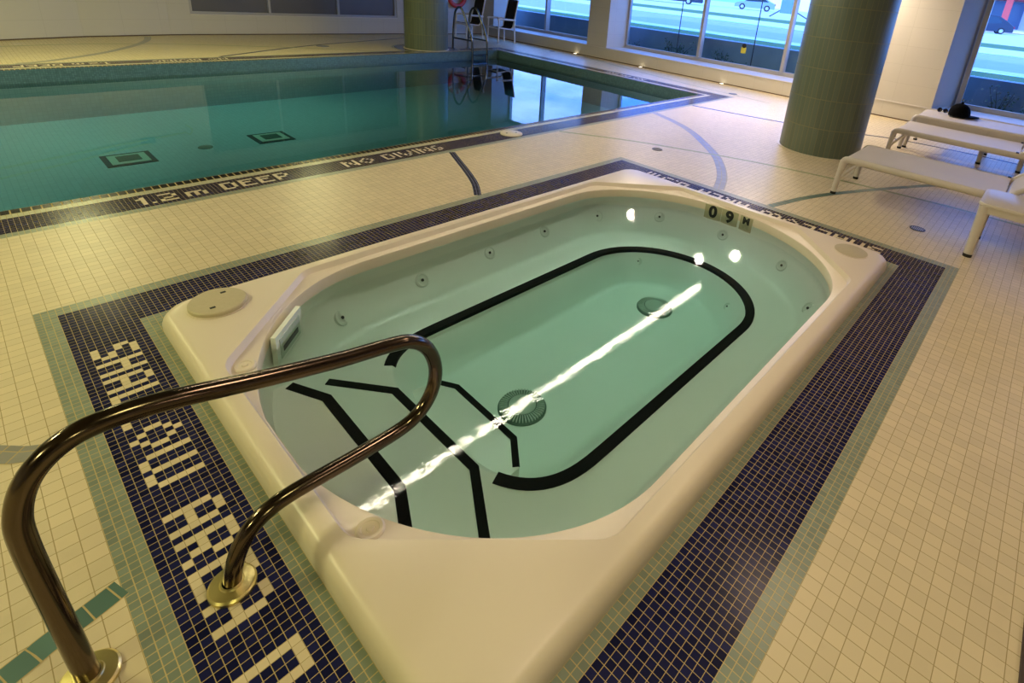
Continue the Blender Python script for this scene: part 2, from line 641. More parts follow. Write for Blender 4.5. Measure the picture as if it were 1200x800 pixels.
# inlaid curves and lines
INL = [(9, 2.4, [(121.5, -41.8), (117, -31), (112, -19), (107, -8.5), (101.5, 0)]),
       (7, 4.2, [(264, -43.3), (258, -29), (251, -16), (243, -5), (233, 6), (218, 21), (205, 31), (190, 40), (176, 46)]),
       (8, 2.0, [(183, -42.5), (201, -13), (211, 9), (219, 28), (225, 46), (231, 71), (235, 96), (237, 120), (237, 160)]),
       (6, 2.7, [(176, 66), (199, 72), (221, 81), (248, 94), (270, 106), (290, 120), (305, 140)]),
       (9, 2.5, [(308, -44), (312, -23), (318, 3), (325, 26), (335, 48), (345, 68), (349, 94), (350, 120), (348, 150)]),
       (7, 4.0, [(102, -396), (99, -382), (94, -368), (83, -347), (63, -319), (37, -294), (23, -287)]),
       (9, 3.0, [(118, -292.5), (130, -300), (170, -324), (208, -343), (278, -370), (329, -391), (360, -403)]),
       (8, 2.0, [(-60, -338), (22, -353), (45, -358), (66, -360), (106, -355), (154, -338), (190, -323), (230, -300)]),
       (8, 2.0, [(222, -402), (235, -392), (258, -374)]),
       (6, 2.7, [(-26, 76), (-9, 71), (-6, 70), (-2, 69), (0, 68.4)]),
       (7, 3.0, [(-30, 15), (-12, 32), (-7, 37), (-5, 39), (-1.5, 41)]),
       (8, 1.6, [(415, -235), (408, -209), (398, -170), (391, -137), (383, -95), (378, -57), (374, -20)])]
for k, (mi, wd, pts) in enumerate(INL):
    ribbon(fl, spline([(x, y, 0) for x, y in pts], 4), wd, .012 + .003 * k, mi)
# navy ring of mosaic round the far pillar
for a0, a1, mi in ((19, 27.5, 9), (27.5, 30, 2)):
    for k in range(60):
        q = []
        for rr, kk in ((a0, k), (a1, k), (a1, k + 1), (a0, k + 1)):
            a = 2 * pi * kk / 60
            q.append((285 + rr * math.cos(a), -308.5 + rr * math.sin(a)))
        if all(y < farY(x) - 3.4 for x, y in q):
            up(q, mi, .05, lambda x, y: (math.atan2(y + 308.5, x - 285) * 24, math.hypot(x - 285, y + 308.5)))
floor = struct(fl.build('floor', FM), 'cream tiled pool deck with mosaic bands, inlaid lines and lettering')

# ------------------------------------------------------------------ walls, ceiling
def vwall(mb, a, b, h0, h1, mi=0, flip=False):
    """one vertical face from a to b"""
    d = math.hypot(b[0] - a[0], b[1] - a[1])
    q = [(*a, h0), (*b, h0), (*b, h1), (*a, h1)]
    uv = [(0, h0), (d, h0), (d, h1), (0, h1)]
    if flip:
        q.reverse()
        uv.reverse()
    mb.face(q, mi, uv)


def slab(mb, a, b, th, h0, h1, mi=0):
    """upright slab along a-b, its room face on the line, th behind it (to the left of a->b)"""
    ax, ay = a
    bx, by = b
    d = math.hypot(bx - ax, by - ay)
    nx, ny = -(by - ay) / d * th, (bx - ax) / d * th
    poly = [(ax, ay), (bx, by), (bx + nx, by + ny), (ax + nx, ay + ny)]
    n = 4
    for k in range(n):
        p, q = poly[k], poly[(k + 1) % n]
        l = math.hypot(q[0] - p[0], q[1] - p[1])
        mb.face([(*p, h0), (*q, h0), (*q, h1), (*p, h1)], mi, [(0, h0), (l, h0), (l, h1), (0, h1)])
    mb.face([(*p, h1) for p in poly], mi, [(p[0], p[1]) for p in poly])
    mb.face([(*p, h0) for p in poly[::-1]], mi, [(p[0], p[1]) for p in poly[::-1]])


# back wall: polyline with one long window opening X 135..318, h 16..88
bw = MB()
WB0, WB1, HB0, HB1 = 134, 318, 16.5, 88
bl = [(-230, -300), (-100, -338), (24, -379), (66, -395), (119, -405), (134, -406.5), (318, -412), (wallx(-412) + 40, -412.5)]
for a, b in zip(bl, bl[1:]):
    if a[0] == WB0:
        slab(bw, a, b, -8, 0, HB0)
        slab(bw, a, b, -8, HB1, CEIL)
    else:
        slab(bw, a, b, -8, 0, CEIL)
struct(bw.build('wall_back', [M['wall']]), 'cream back wall behind the swimming pool')
# window band in the back wall
wn = thing('window_1', 'long dim window band in the back wall', 'window')
del wn['category']
struct(wn)
fr = MB()
bl_y = lambda X: -406.5 - (X - 134) * 5.5 / 184
for h0, h1 in ((HB0, HB0 + 1.8), (HB1 - 1.8, HB1)):
    fr.prism([(WB0, bl_y(WB0) - 1), (WB1, bl_y(WB1) - 1), (WB1, bl_y(WB1) - 4), (WB0, bl_y(WB0) - 4)], h0, h1)
for X in (WB0 + 1, WB1 - 1):
    fr.box(X - 1, X + 1, bl_y(X) - 4, bl_y(X) - 1, HB0, HB1)
fr.build('window_frame', M['frame'], wn)
for X in (194, 256):
    fm = MB()
    fm.box(X - .9, X + .9, bl_y(X) - 4, bl_y(X) - .8, HB0 + 1.8, HB1 - 1.8)
    fm.build('mullion', M['frame'], wn)
for a, b in ((WB0 + 2, 193), (195, 255), (257, WB1 - 2)):
    pm = MB()
    pm.prism([(a, bl_y(a) - 2.4), (b, bl_y(b) - 2.4), (b, bl_y(b) - 3), (a, bl_y(a) - 3)], HB0 + 1.8, HB1 - 1.8)
    pm.build('pane', M['dark_pane'], wn)
sm_ = MB()
sm_.prism([(WB0, bl_y(WB0) + .6), (WB1, bl_y(WB1) + .6), (WB1, bl_y(WB1) - 4), (WB0, bl_y(WB0) - 4)], HB0 - .9, HB0)
sm_.build('sill', M['sill'], wn)

# window wall: low ledge all along, three deep window bays between flush piers
LEDGE, RE = 10.6, 28.0                        # ledge height, depth of the bays
ww = MB()
Ya, Yb = -412, 330
piers = [(-412, -388), (-238, -212), (22, 71), (250, 330)]
slab(ww, (wallx(Yb), Yb), (wallx(Ya), Ya), RE + 6, 0, LEDGE, 0)
for a, b in piers:
    slab(ww, (wallx(b), b), (wallx(a), a), RE + 6, LEDGE, CEIL)
# splayed reveal on the left of the right-hand bay
ww.prism([(wallx(70.9), 70.9), (wallx(80) + RE + 6, 80.5), (wallx(70.9) + RE + 6, 70.9)], LEDGE, CEIL)
HT = 92
for a, b in ((-388, -238), (-212, 22), (71, 250)):
    slab(ww, (wallx(b), b), (wallx(a), a), RE + 6, HT, CEIL)
struct(ww.build('wall_window', [M['wall']]), 'cream window wall with a low ledge and deep window bays')
ledge = MB()
ledge.prism([(wallx(Yb) - .5, Yb), (wallx(Ya) - .5, Ya), (wallx(Ya) + RE + 3, Ya), (wallx(Yb) + RE + 3, Yb)], LEDGE, LEDGE + .7)
struct(ledge.build('trim_1', M['sill']), 'pale stone sill along the window wall')


def bay(idx, label, ya, yb, mull):
    w_ = thing('window_%d' % idx, label, 'window')
    del w_['category']
    struct(w_)
    X = lambda Y: wallx(Y) + RE
    hb = LEDGE + .7
    f = MB()

    def bar(y0, y1, h0, h1, mb, d0=0.0, d1=3.0):
        mb.prism([(X(y0) + d0, y0), (X(y1) + d0, y1), (X(y1) + d1, y1), (X(y0) + d1, y0)], h0, h1)
    bar(ya, yb, hb, hb + 3.2, f)
    bar(ya, yb, HT - 3, HT, f)
    bar(ya, ya + 3, hb + 3.2, HT - 3, f)
    bar(yb - 3, yb, hb + 3.2, HT - 3, f)
    f.build('window_frame', M['frame'], w_)
    ys = [ya + 3]
    for y in mull:
        m_ = MB()
        bar(y - 1.3, y + 1.3, hb + 3.2, HT - 3, m_, -3.0, 3.0)
        m_.build('mullion', M['frame'], w_)
        ys += [y - 1.3, y + 1.3]
    ys.append(yb - 3)
    for a, b in zip(ys[::2], ys[1::2]):
        p_ = MB()
        p_.face([(X(a) + 1.5, a, hb + 3.2), (X(b) + 1.5, b, hb + 3.2), (X(b) + 1.5, b, HT - 3), (X(a) + 1.5, a, HT - 3)])
        p_.build('pane', M['glass'], w_)
    return w_


bay(2, 'far window bay behind the two armchairs', -388, -238, [-326])
bay(3, 'wide middle window bay left of the large pillar', -212, 22, [-124, -44])
bay(4, 'right-hand window bay behind the loungers', 80, 250, [165])
# dark joint at the foot of the walls
bb = MB()
bb.prism([(wallx(Yb) - .25, Yb), (wallx(Ya) - .25, Ya), (wallx(Ya) + .5, Ya), (wallx(Yb) + .5, Yb)], 0, .7)
struct(bb.build('baseboard_window', M['dark_gap']))
bb = MB()
for a, b in zip(bl, bl[1:]):
    slab(bb, (a[0], a[1] + .3), (b[0], b[1] + .3), -.6, 0, .8)
struct(bb.build('baseboard_back', M['dark_gap']))
# unseen sides of the room
for nm, a, b in (('wall_left', (-230, 330), (-230, -300)), ('wall_near', (wallx(330) + 40, 330), (-230, 330))):
    x = MB()
    slab(x, a, b, -8, 0, CEIL)
    struct(x.build(nm, [M['wall']]))
ce = MB()
ce.prism([(-240, 340), (460, 340), (460, -424), (-240, -424)], CEIL, CEIL + 12)
struct(ce.build('ceiling', M['ceiling']))


# ------------------------------------------------------------------ pillars
def pillar(x, y, r, label):
    t = thing('pillar', label, 'pillar', (x, y, 0))
    n = 64
    circ = 2 * pi * r
    rows = [[(x + r * math.cos(-2 * pi * k / n), y + r * math.sin(-2 * pi * k / n), h) for k in range(n)] for h in (0, CEIL)]
    mb = MB()
    mb.grid(rows, True, 0, True, lambda i, j: (circ * j / n, (0, CEIL)[i]))
    mb.build('shaft', M['pillar_tile'], t)
    b = MB()
    b.lathe((x, y, 0), [(r + 1.0, .02), (r + 1.0, .25), (r - .2, .5)], 64, cap=False)
    b.build('base_ring', M['lid'], t)
    return t


pillar(276, 48, 18.8, 'large green tiled round pillar beside the white loungers')
pillar(285, -308.5, 18.8, 'green tiled round pillar at the far pool edge')

# ------------------------------------------------------------------ swimming pool
WATER, PFLOOR = -7.0, -27.5
pool = thing('swimming_pool', 'large swimming pool basin with teal tiled walls and black rim', 'swimming pool')
pb = MB()
r0 = ring(0)
for k in range(4):
    a, b = r0[k], r0[(k + 1) % 4]
    d = math.hypot(b[0] - a[0], b[1] - a[1])
    for h0, h1, mi in ((0, -9.0, 1), (-9.0, PFLOOR, 0)):
        pb.face([(*a, h0), (*b, h0), (*b, h1), (*a, h1)], mi, [(0, h0), (d, h0), (d, h1), (0, h1)])
pb.face([(x, y, PFLOOR) for x, y in r0], 0, [(x, y) for x, y in r0])
pb.build('basin', [M['pool_tile'], M['pool_band']], pool)
for x, y in ((44.7, -180.5), (107, -186)):
    g = MB()
    g.box(x - 9.0, x + 9.0, y - 9.4, y + 9.4, PFLOOR, PFLOOR + .3)
    fo = g.build('main_drain_frame', M['slot'], pool)
    g = MB()
    g.box(x - 6.9, x + 6.9, y - 7.2, y + 7.2, PFLOOR + .3, PFLOOR + .5, 0)
    g.build('border', M['drain_pale'], fo)
    g = MB()
    for k in range(9):
        g.box(x - 4.2, x + 4.2, y - 4.4 + k * .98, y - 3.8 + k * .98, PFLOOR + .5, PFLOOR + .75)
    g.build('grate', M['drain'], fo)
g = MB()
g.lathe((75.5, -183.5, PFLOOR), [(3.2, 0), (3.2, .3), (2.6, .6), (0.01, .7)], 24)
g.build('floor_inlet', M['drain'], pool)
pw = MB()
pw.prism(ring(.4), PFLOOR - 1, WATER)
o = pw.build('pool_water', M['pool_water'])
tag(o, 'still teal water filling the large swimming pool', 'water', kind='stuff')

# ------------------------------------------------------------------ whirlpool tub
tub = thing('spa_tub', 'cream whirlpool tub set in the navy mosaic frame', 'whirlpool tub', (88, 61.5, 0))
TC = (88.0, 61.5)


def rr_poly(x0, x1, y0, y1, r, n=10):
    o = []
    for cx, cy, a in ((x1 - r, y0 + r, -90), (x1 - r, y1 - r, 0), (x0 + r, y1 - r, 90), (x0 + r, y0 + r, 180)):
        for k in range(n + 1):
            t = math.radians(a + 90 * k / n)
            o.append((cx + r * math.cos(t), cy + r * math.sin(t)))
    return o


def octo(i):
    x0, x1, y0, y1, c = 18.4 + i, 158.2 - i, 18.6 + i, 104.4 - i, 22 - .59 * i
    pts = [(x0 + c, y0), (x1 - c, y0), (x1, y0 + c), (x1, y1 - c), (x1 - c, y1), (x0 + c, y1), (x0, y1 - c), (x0, y0 + c)]
    o = []                                                   # soften each corner a little
    for k in range(8):
        p, a, b = (Vector(pts[(k + j) % 8]) for j in (0, -1, 1))
        u, v = (a - p).normalized() * 2.2, (b - p).normalized() * 2.2
        for s_ in range(6):
            t = s_ / 5
            o.append(tuple((p + u) * (1 - t) ** 2 + p * 2 * t * (1 - t) + (p + v) * t * t))
    return o


def oval(i, n=48):
    a, b = 33.5 - i, 41 - i
    o = []
    for k in range(n + 1):
        t = -pi / 2 + pi * k / n
        o.append((123.5 + a * math.cos(t), 61.5 + b * math.sin(t)))
    for k in range(n + 1):
        t = pi / 2 + pi * k / n
        o.append((52.5 + a * math.cos(t), 61.5 + b * math.sin(t)))
    return o


def well(i, n=40):
    o = []
    sg = lambda v, e: math.copysign(abs(v) ** e, v)
    for k in range(n + 1):
        t = -pi / 2 + pi * k / n
        o.append((117 + (22.5 - i) * math.cos(t), 61.6 + (24.4 - i) * math.sin(t)))
    for k in range(n + 1):
        t = pi / 2 + pi * k / n
        o.append((62 + (18.7 - i) * sg(math.cos(t), 2 / 3), 61.6 + (24.4 - i) * sg(math.sin(t), 2 / 3)))
    return o


def ray(poly, th):
    dx, dy = math.cos(th), math.sin(th)
    best = 0
    for i in range(len(poly)):
        (x1, y1), (x2, y2) = poly[i], poly[(i + 1) % len(poly)]
        ex, ey = x2 - x1, y2 - y1
        den = dx * ey - dy * ex
        if abs(den) < 1e-9:
            continue
        qx, qy = x1 - TC[0], y1 - TC[1]
        t = (qx * ey - qy * ex) / den
        u = (qx * dy - qy * dx) / den
        if t > 0 and -1e-6 <= u <= 1 + 1e-6:
            best = max(best, t)
    return (TC[0] + dx * best, TC[1] + dy * best)


ths = []
for k in range(360):
    t = 2 * pi * k / 360
    ths.append(math.atan2(math.sin(t) * 48, math.cos(t) * 72) % (2 * pi))
for pol in (rr_poly(15, 161.5, 15.2, 108, 5), octo(0)):
    ths += [math.atan2(y - TC[1], x - TC[0]) % (2 * pi) for x, y in pol]
ths = sorted(set(round(t, 5) for t in ths))[::-1]            # this way round = counter-clockwise from above
OUT = lambda i: rr_poly(15 + i, 161.5 - i, 15.2 + i, 108 - i, 5)
prof = [(OUT(0), 0), (OUT(0), 1.0), (OUT(.25), 1.9), (OUT(.7), 2.6), (OUT(1.3), 2.95), (OUT(2.0), 3.1), (octo(-.25), 3.1),
        (octo(0), 3.08), (octo(.12), 2.95), (octo(.5), 2.0), (octo(.6), 1.9), (octo(.75), 1.86), (oval(-.55), 1.6), (oval(-.15), 1.5), (oval(0), 1.2), (oval(.05), -1.02), (oval(.1), -3.5),
        (oval(.8), -4.8), (oval(3), -8), (oval(5.6), -11), (oval(6.6), -11.6), (oval(7.8), -11.8),
        (well(-.4), -11.8), (well(.1), -12.2), (well(4), -17), (well(6.3), -19.3), (well(7.2), -19.8), (well(8.5), -20)]
sh = MB()
rows = [[(*ray(pol, th), h) for th in ths] for pol, h in prof]
kw = next(i for i, (pol, h) in enumerate(prof) if h == -1.02)
sh.grid(rows[:kw + 1], True, 0, True)
sh.build('rim', M['acrylic'], tub, angle=28)
sh = MB()
sh.grid(rows[kw:], True, 0, True)
sh.cap(rows[-1])
sh.build('basin', M['basin_brightened'], tub, angle=50)
# steps at the entry end
st = MB()
st.prism([(27, 41), (31, 49), (30.3, 73.6), (27, 80), (24, 81), (20.5, 73), (20.5, 50), (24, 41)], -12.5, -5.7, 0)
st.build('step', M['basin_brightened'], tub)
st = MB()
st.prism([(53.6, 48), (56, 52), (55.4, 71), (51.3, 76.5), (42.8, 77), (42.8, 46)], -20.2, -15.9, 0)
st.build('step', M['basin_brightened'], tub)


def nosing(pts, wd, h):
    n_ = MB()
    ribbon(n_, pts, wd, h + .14, 0, .3)
    n_.build('tread_strip', M['strip'], tub)['label'] = 'black nosing strip on a tub step'


nosing([(27.3, 41.8), (30.6, 49), (29.9, 73.6), (27, 80)], 1.7, -5.7)
nosing([(35.3, 38), (43.4, 49), (43.2, 74), (36, 86)], 1.6, -11.75)
nosing([(53.6, 48.5), (55.6, 52.2), (55, 70.8), (51, 76)], 1.3, -15.9)
wp = well(-.75)
seq = [p for p in wp if p[0] > 46.5]
i0 = max(range(len(wp)), key=lambda i: -1e9 if not (wp[i][0] > 46.5 and wp[i][1] < 61.5) else -wp[i][0])
loop_ = [wp[(i0 + k) % len(wp)] for k in range(len(wp))]
line = []
for p in loop_:
    line.append(p)
    if p[0] < 44.6 and p[1] > 70:
        break
line = [p for i, p in enumerate(line) if i == 0 or math.dist(p, line[i - 1]) > .3]
ns = MB()
ribbon(ns, line, 2.3, -11.6, 0, 1.5)
ns.build('bench_strip', M['strip'], tub)['label'] = 'black strip round the edge of the bench'


def fit(c, n):
    """frame on a surface: n the outward direction"""
    n = Vector(n).normalized()
    e1 = Vector((0, 0, 1)).cross(n)
    e1.normalize()
    return e1, n.cross(e1), n


def jet(x, y, h, tilt, r=1.9):
    d = Vector((TC[0] - x, TC[1] - y, 0))
    d.x *= .15 if 52 < x < 124 else .7
    d.normalize()
    n = Vector((d.x, d.y, tilt))
    ax = fit(None, n)
    j = MB()
    j.lathe((x, y, h), [(r, -.6), (r, .02), (r * .8, .15), (r * .72, .05), (r * .4, .02), (.01, .02)], 20, 0, ax)
    jo = j.build('jet', M['jet'], tub)
    k = MB()
    k.lathe(Vector((x, y, h)) + Vector(ax[2]) * .1, [(r * .2, -.1), (r * .2, .12), (.01, .14)], 12, 0, ax)
    k.build('nozzle', M['slot'], jo)


for x, y, h in ((45.0, 24.8, -8.0), (66.3, 23.1, -7.3), (88.1, 22.7, -6.9), (109.7, 22.6, -6.6), (132.9, 24.5, -6.9), (149.2, 38.9, -6.5), (154.7, 60.4, -6.8), (149.6, 82.7, -6.9), (134.4, 96.5, -8.4),
                (109.7, 100.4, -6.9), (88.1, 100.3, -6.9), (66.3, 99.9, -7.3)):
    jet(x, y, h, .75)
for x, y, h in ((130.4, 44.8, -14.8), (130.7, 76.4, -16.2)):
    jet(x, y, h, .8, 1.2)
for x, y in ((64.6, 62.9), (119.0, 59.8)):
    g = MB()
    g.lathe((x, y, -20), [(5.2, 0), (5.2, .3), (4.9, .5), (3.2, .9), (.01, .95)], 48)
    dc = g.build('drain_cover', M['drain'], tub)
    g = MB()
    g.lathe((x, y, -20), [(2.9, .88), (2.9, 1.08), (2.6, 1.2), (.01, 1.25)], 32)
    g.build('drain_cap', M['drain_pale'], dc)
    g = MB()
    for k in range(44):
        a = 2 * pi * k / 44
        u, v = Vector((math.cos(a), math.sin(a), 0)), Vector((-math.sin(a), math.cos(a), 0))
        g.obox(Vector((x, y, -19.2)) + u * 4.0, u * .85, v * .11, Vector((0, 0, .2)) - u * .05)
    g.build('grille', M['drain_pale'], dc)
# skimmer plate in the chamfered near corner
c = Vector((30.6, 32.4, -1.6))
t = Vector((34.7 - 26.5, 27.8 - 36, 0)).normalized()
nn = Vector((-t.y, t.x, 0))
if nn.dot(Vector((TC[0], TC[1], 0)) - c) < 0:
    nn = -nn
g = MB()
g.obox(c + nn * .55, t * 5.2, nn * .45, Vector((0, 0, 3.1)))
sk = g.build('skimmer_plate', M['basin_brightened'], tub)
g = MB()
g.obox(c + nn * 1.0 + Vector((0, 0, -.2)), t * 4.0, nn * .12, Vector((0, 0, 2.1)))
g.build('opening', M['drain_pale'], sk)
g = MB()
g.obox(c + nn * 1.15 + Vector((0, 0, -.7)), t * 3.0, nn * .06, Vector((0, 0, .55)))
g.build('slot', M['slot'], sk)


def lid(name, x, y, r, h, hgt, holes):
    g = MB()
    g.lathe((x, y, h), [(r, -.1), (r, hgt * .8), (r - .2, hgt), (.01, hgt + .03)], 48)
    lo = g.build(name, M['acrylic_pad'], tub)
    g = MB()
    g.lathe((x, y, h), [(r + .25, -.1), (r + .25, .12), (r, .14)], 48, cap=False)
    g.build('lid_rim', M['acrylic'], lo)
    for dx, dy in holes:
        g = MB()
        g.box(x + dx - .45, x + dx + .45, y + dy - .28, y + dy + .28, h + hgt, h + hgt + .06)
        g.build('finger_slot', M['slot'], lo)
    return lo


lid('access_lid', 23.4, 21.9, 4.7, 3.1, .95, ((-1.4, 2.2), (1.6, -2.2)))['label'] = 'round cream lid with two dark finger slots'
lid('access_lid', 153.7, 98.9, 4.3, 3.1, .22, ())['label'] = 'flat round cream lid'
for x, y in ((21.2, 41.5), (21.2, 82.0)):
    g = MB()
    g.lathe((x, y, 1.6), [(1.7, -.2), (1.7, .25), (1.45, .45), (1.1, .42), (1.0, .3), (.5, .3), (.4, .5), (.01, .55)], 28)
    g.build('air_button', M['acrylic'], tub)


def text_mesh(s, size, parent, name, origin, ex, ey, ez, mt, thick=.05):
    cu = bpy.data.curves.new(name, 'FONT')
    cu.body = s
    cu.align_x = 'CENTER'
    cu.align_y = 'CENTER'
    cu.size = size
    cu.extrude = thick
    cu.offset = size * .045
    ob = bpy.data.objects.new(name, cu)
    C.objects.link(ob)
    dg = bpy.context.evaluated_depsgraph_get()
    me = bpy.data.meshes.new_from_object(ob.evaluated_get(dg))
    bpy.data.objects.remove(ob)
    bpy.data.curves.remove(cu)
    o_ = ORG.get(parent.name, (0, 0, 0))
    for v in me.vertices:
        q = Vector(origin) + Vector(ex) * v.co.x + Vector(ey) * v.co.y + Vector(ez) * v.co.z
        v.co = P(q.x - o_[0], q.y - o_[1], q.z - o_[2])
    me.materials.clear()
    me.materials.append(mt)
    no = bpy.data.objects.new(name, me)
    C.objects.link(no)
    no.parent = parent
    ORG[no.name] = o_
    return no


# depth marker: three tiles side by side on the far end wall, reading 0.9 M
dm = None
for k, (ch, sz) in enumerate((('0', 5.4), ('9', 5.4), ('M', 3.2))):
    a = math.radians(-9.5 + 8.3 * k)
    x, y = 123.5 + 33.5 * math.cos(a), 61.5 + 41 * math.sin(a)
    nrm = Vector((-math.cos(a) / 33.5, -math.sin(a) / 41, 0)).normalized()
    tg = Vector((-nrm.y, nrm.x, 0))
    if tg.y < 0:
        tg = -tg
    cc = Vector((x, y, -1.3)) + nrm * .12
    g = MB()
    g.obox(cc, tg * (2.9 if k < 2 else 2.2), nrm * .12, Vector((0, 0, 2.5)))
    mk = g.build('depth_marker', M['marker'], tub)
    text_mesh(ch, sz, mk, 'numeral' if k < 2 else 'letter', cc + nrm * .16 + Vector((0, 0, .15 if k < 2 else 1.0)), tg, Vector((0, 0, 1)), nrm, M['slot'])
sw = MB()
ov = oval(.05)
sw.prism(ov, -22.0, -1.0)
o = sw.build('spa_water', M['spa_water'])
tag(o, 'clear mint green water filling the whirlpool tub', 'water', kind='stuff')

# ------------------------------------------------------------------ grab rail
YR = 76.4
rail = thing('grab_rail', 'looped brushed steel grab rail in the foreground beside the tub', 'handrail', (2, YR, 0))
path = [(-3.8, 0), (-4.2, 9), (-4.6, 18.5), (-4.3, 22.3), (-3.0, 25.2), (-.7, 27.0), (2.2, 27.4), (6.5, 26.8), (13.5, 25.0), (21.8, 23.1), (28, 22.0), (30.6, 21.2), (32.7, 19.4), (34.0, 16.6),
        (34.2, 13.5), (33.2, 10.8), (31.2, 8.9), (28.3, 8.1), (22.4, 8.0), (15.5, 8.1), (12.7, 7.7), (10.6, 6.5), (9.2, 4.4), (8.4, 2), (8.1, 0)]
g = MB()
g.tube(spline([(x, YR, h) for x, h in path], 8), .92, 20)
g.build('rail_tube', M['steel'], rail)
for x in (-3.8, 8.1):
    g = MB()
    g.lathe((x, YR, 0), [(2.35, 0), (2.35, .35), (2.15, .55), (1.2, .66), (1.1, .8), (.93, .82)], 40, cap=False)
    g.build('floor_flange', M['flange'], rail)['label'] = 'polished round floor flange'

# ------------------------------------------------------------------ pool ladder
lad = thing('pool_ladder', 'steel pool ladder standing at the far corner of the pool', 'ladder', (320, -292, 0))
for dx in (0, 17):
    g = MB()
    g.tube(spline([(311 + dx, -305, 0), (311.3 + dx, -304.8, 14), (311.8 + dx, -304, 28), (312.2 + dx, -302.5, 34.5), (313 + dx, -299.5, 37.3), (314 + dx, -296, 36), (315 + dx, -291.5, 28), (316 + dx, -286.5, 18), (316.3 + dx, -283.6, 11), (316.5 + dx, -283, 4), (316.6 + dx, -283, -10), (316.6 + dx, -283, -25)], 6), .95, 12)
    g.build('rail', M['chrome'], lad)
    g = MB()
    g.tube([(311.2 + dx, -304.6, 10), (316.3 + dx, -283.5, 9.5)], .7, 10)
    g.build('brace', M['chrome'], lad)
    g = MB()
    g.lathe((311 + dx, -305, 0), [(2, 0), (2, .3), (1, .6)], 20, cap=False)
    g.build('floor_flange', M['chrome'], lad)
for h in (-3.0, -12, -21):
    g = MB()
    g.box(316.6, 333.6, -284.5, -281.8, h - .4, h + .4)
    g.build('tread', M['chrome'], lad)


# ------------------------------------------------------------------ armchairs
def armchair():
    t = thing('armchair', 'black sling armchair with white tube frame standing under the far window', 'chair', (0, 0, 0), 'armchairs by the far window')
    # local: x to the back, y across, seat faces -x
    W_, D_ = 10.5, 9.0
    for s in (-1, 1):
        g = MB()
        g.tube([(-D_ - .5, s * W_, 0), (-D_, s * W_, 24.5)], .75, 10)
        g.build('leg', M['chair_white'], t)
        g = MB()
        g.tube([(D_ + 2.5, s * W_, 0), (D_ + 1, s * W_, 24.5)], .75, 10)
        g.build('leg', M['chair_white'], t)
        g = MB()
        g.tube(spline([(-D_ - 1, s * W_, 24.2), (-D_ + 1, s * W_, 25.2), (D_ - 2, s * W_, 24.8), (D_ + 2.2, s * W_, 24.2)], 5), 1.0, 10)
        g.build('armrest', M['chair_white'], t)
        g = MB()
        g.tube(spline([(-D_ - .5, s * W_ * .88, 16.8), (-2, s * W_ * .88, 15.8), (D_ - 3, s * W_ * .88, 15.2), (D_ - .6, s * W_ * .88, 16.6), (D_ + .8, s * W_ * .88, 20), (D_ + 6.0, s * W_ * .88, 45)], 6), .7, 10)
        g.build('side_frame', M['chair_white'], t)
    sec = spline([(-D_ - .5, 0, 17.2), (-2, 0, 16.0), (D_ - 3, 0, 15.5)], 5)
    for nm, sec in (('seat', spline([(-D_ - .5, 0, 17.3), (-2, 0, 16.2), (D_ - 3, 0, 15.6)], 5)), ('backrest', spline([(D_ - 3, 0, 15.6), (D_ - .8, 0, 16.9), (D_ + .5, 0, 20.2), (D_ + 5.7, 0, 45)], 6))):
        g = MB()
        top = [[(p.x, y, p.z) for y in (-W_ * .86, -W_ * .4, W_ * .4, W_ * .86)] for p in sec]
        bot = [[(p.x + .15, y, p.z - .5) for y in (-W_ * .86, -W_ * .4, W_ * .4, W_ * .86)] for p in sec]
        ringz = [a + b[::-1] for a, b in zip(top, bot)]
        g.grid(ringz, True, 0, True)
        g.cap(ringz[0], 0, True)
        g.cap(ringz[-1])
        g.build(nm, M['fabric'], t)
    g = MB()
    g.tube([(-D_, -W_, 15.2), (-D_, W_, 15.2)], .6, 8)
    g.build('stretcher', M['chair_white'], t)
    return t


ch = armchair()
ch.location = P(396, -338, 0)
ch.rotation_euler = (0, 0, math.radians(-8))
ch['label'] = 'right-hand black armchair with white tube frame under the far window'
dup(ch, (381, -374, 0), 'black armchair half hidden behind the pool ladder rails', math.radians(-4))

# lifebuoy on the back wall
lb = thing('lifebuoy', 'red ring lifebuoy hung on the back wall beside the far pillar', 'lifebuoy', (391, -409, 42))
axr = (Vector((1, 0, 0)), Vector((0, 0, 1)), Vector((0, 1, 0)))
g = MB()
rws = []
for i in range(41):
    a = 2 * pi * i / 40
    rws.append([Vector((391, -408.5, 42)) + (axr[0] * math.cos(a) + axr[1] * math.sin(a)) * (10.6 + 2.6 * math.cos(2 * pi * k / 14)) + axr[2] * (1.7 * math.sin(2 * pi * k / 14)) for k in range(14)])
g.grid(rws, True, 0, True)
g.build('ring', M['red'], lb)
for q in range(4):
    a = math.radians((20, 160, 75, 105)[q])
    g = MB()
    u = axr[0] * math.cos(a) + axr[1] * math.sin(a)
    v = axr[0] * -math.sin(a) + axr[1] * math.cos(a)
    g.obox(Vector((391, -408.5, 42)) + u * 10.6, u * 2.75, v * 1.2, axr[2] * 1.85)
    g.build('band', M['rope'], lb)
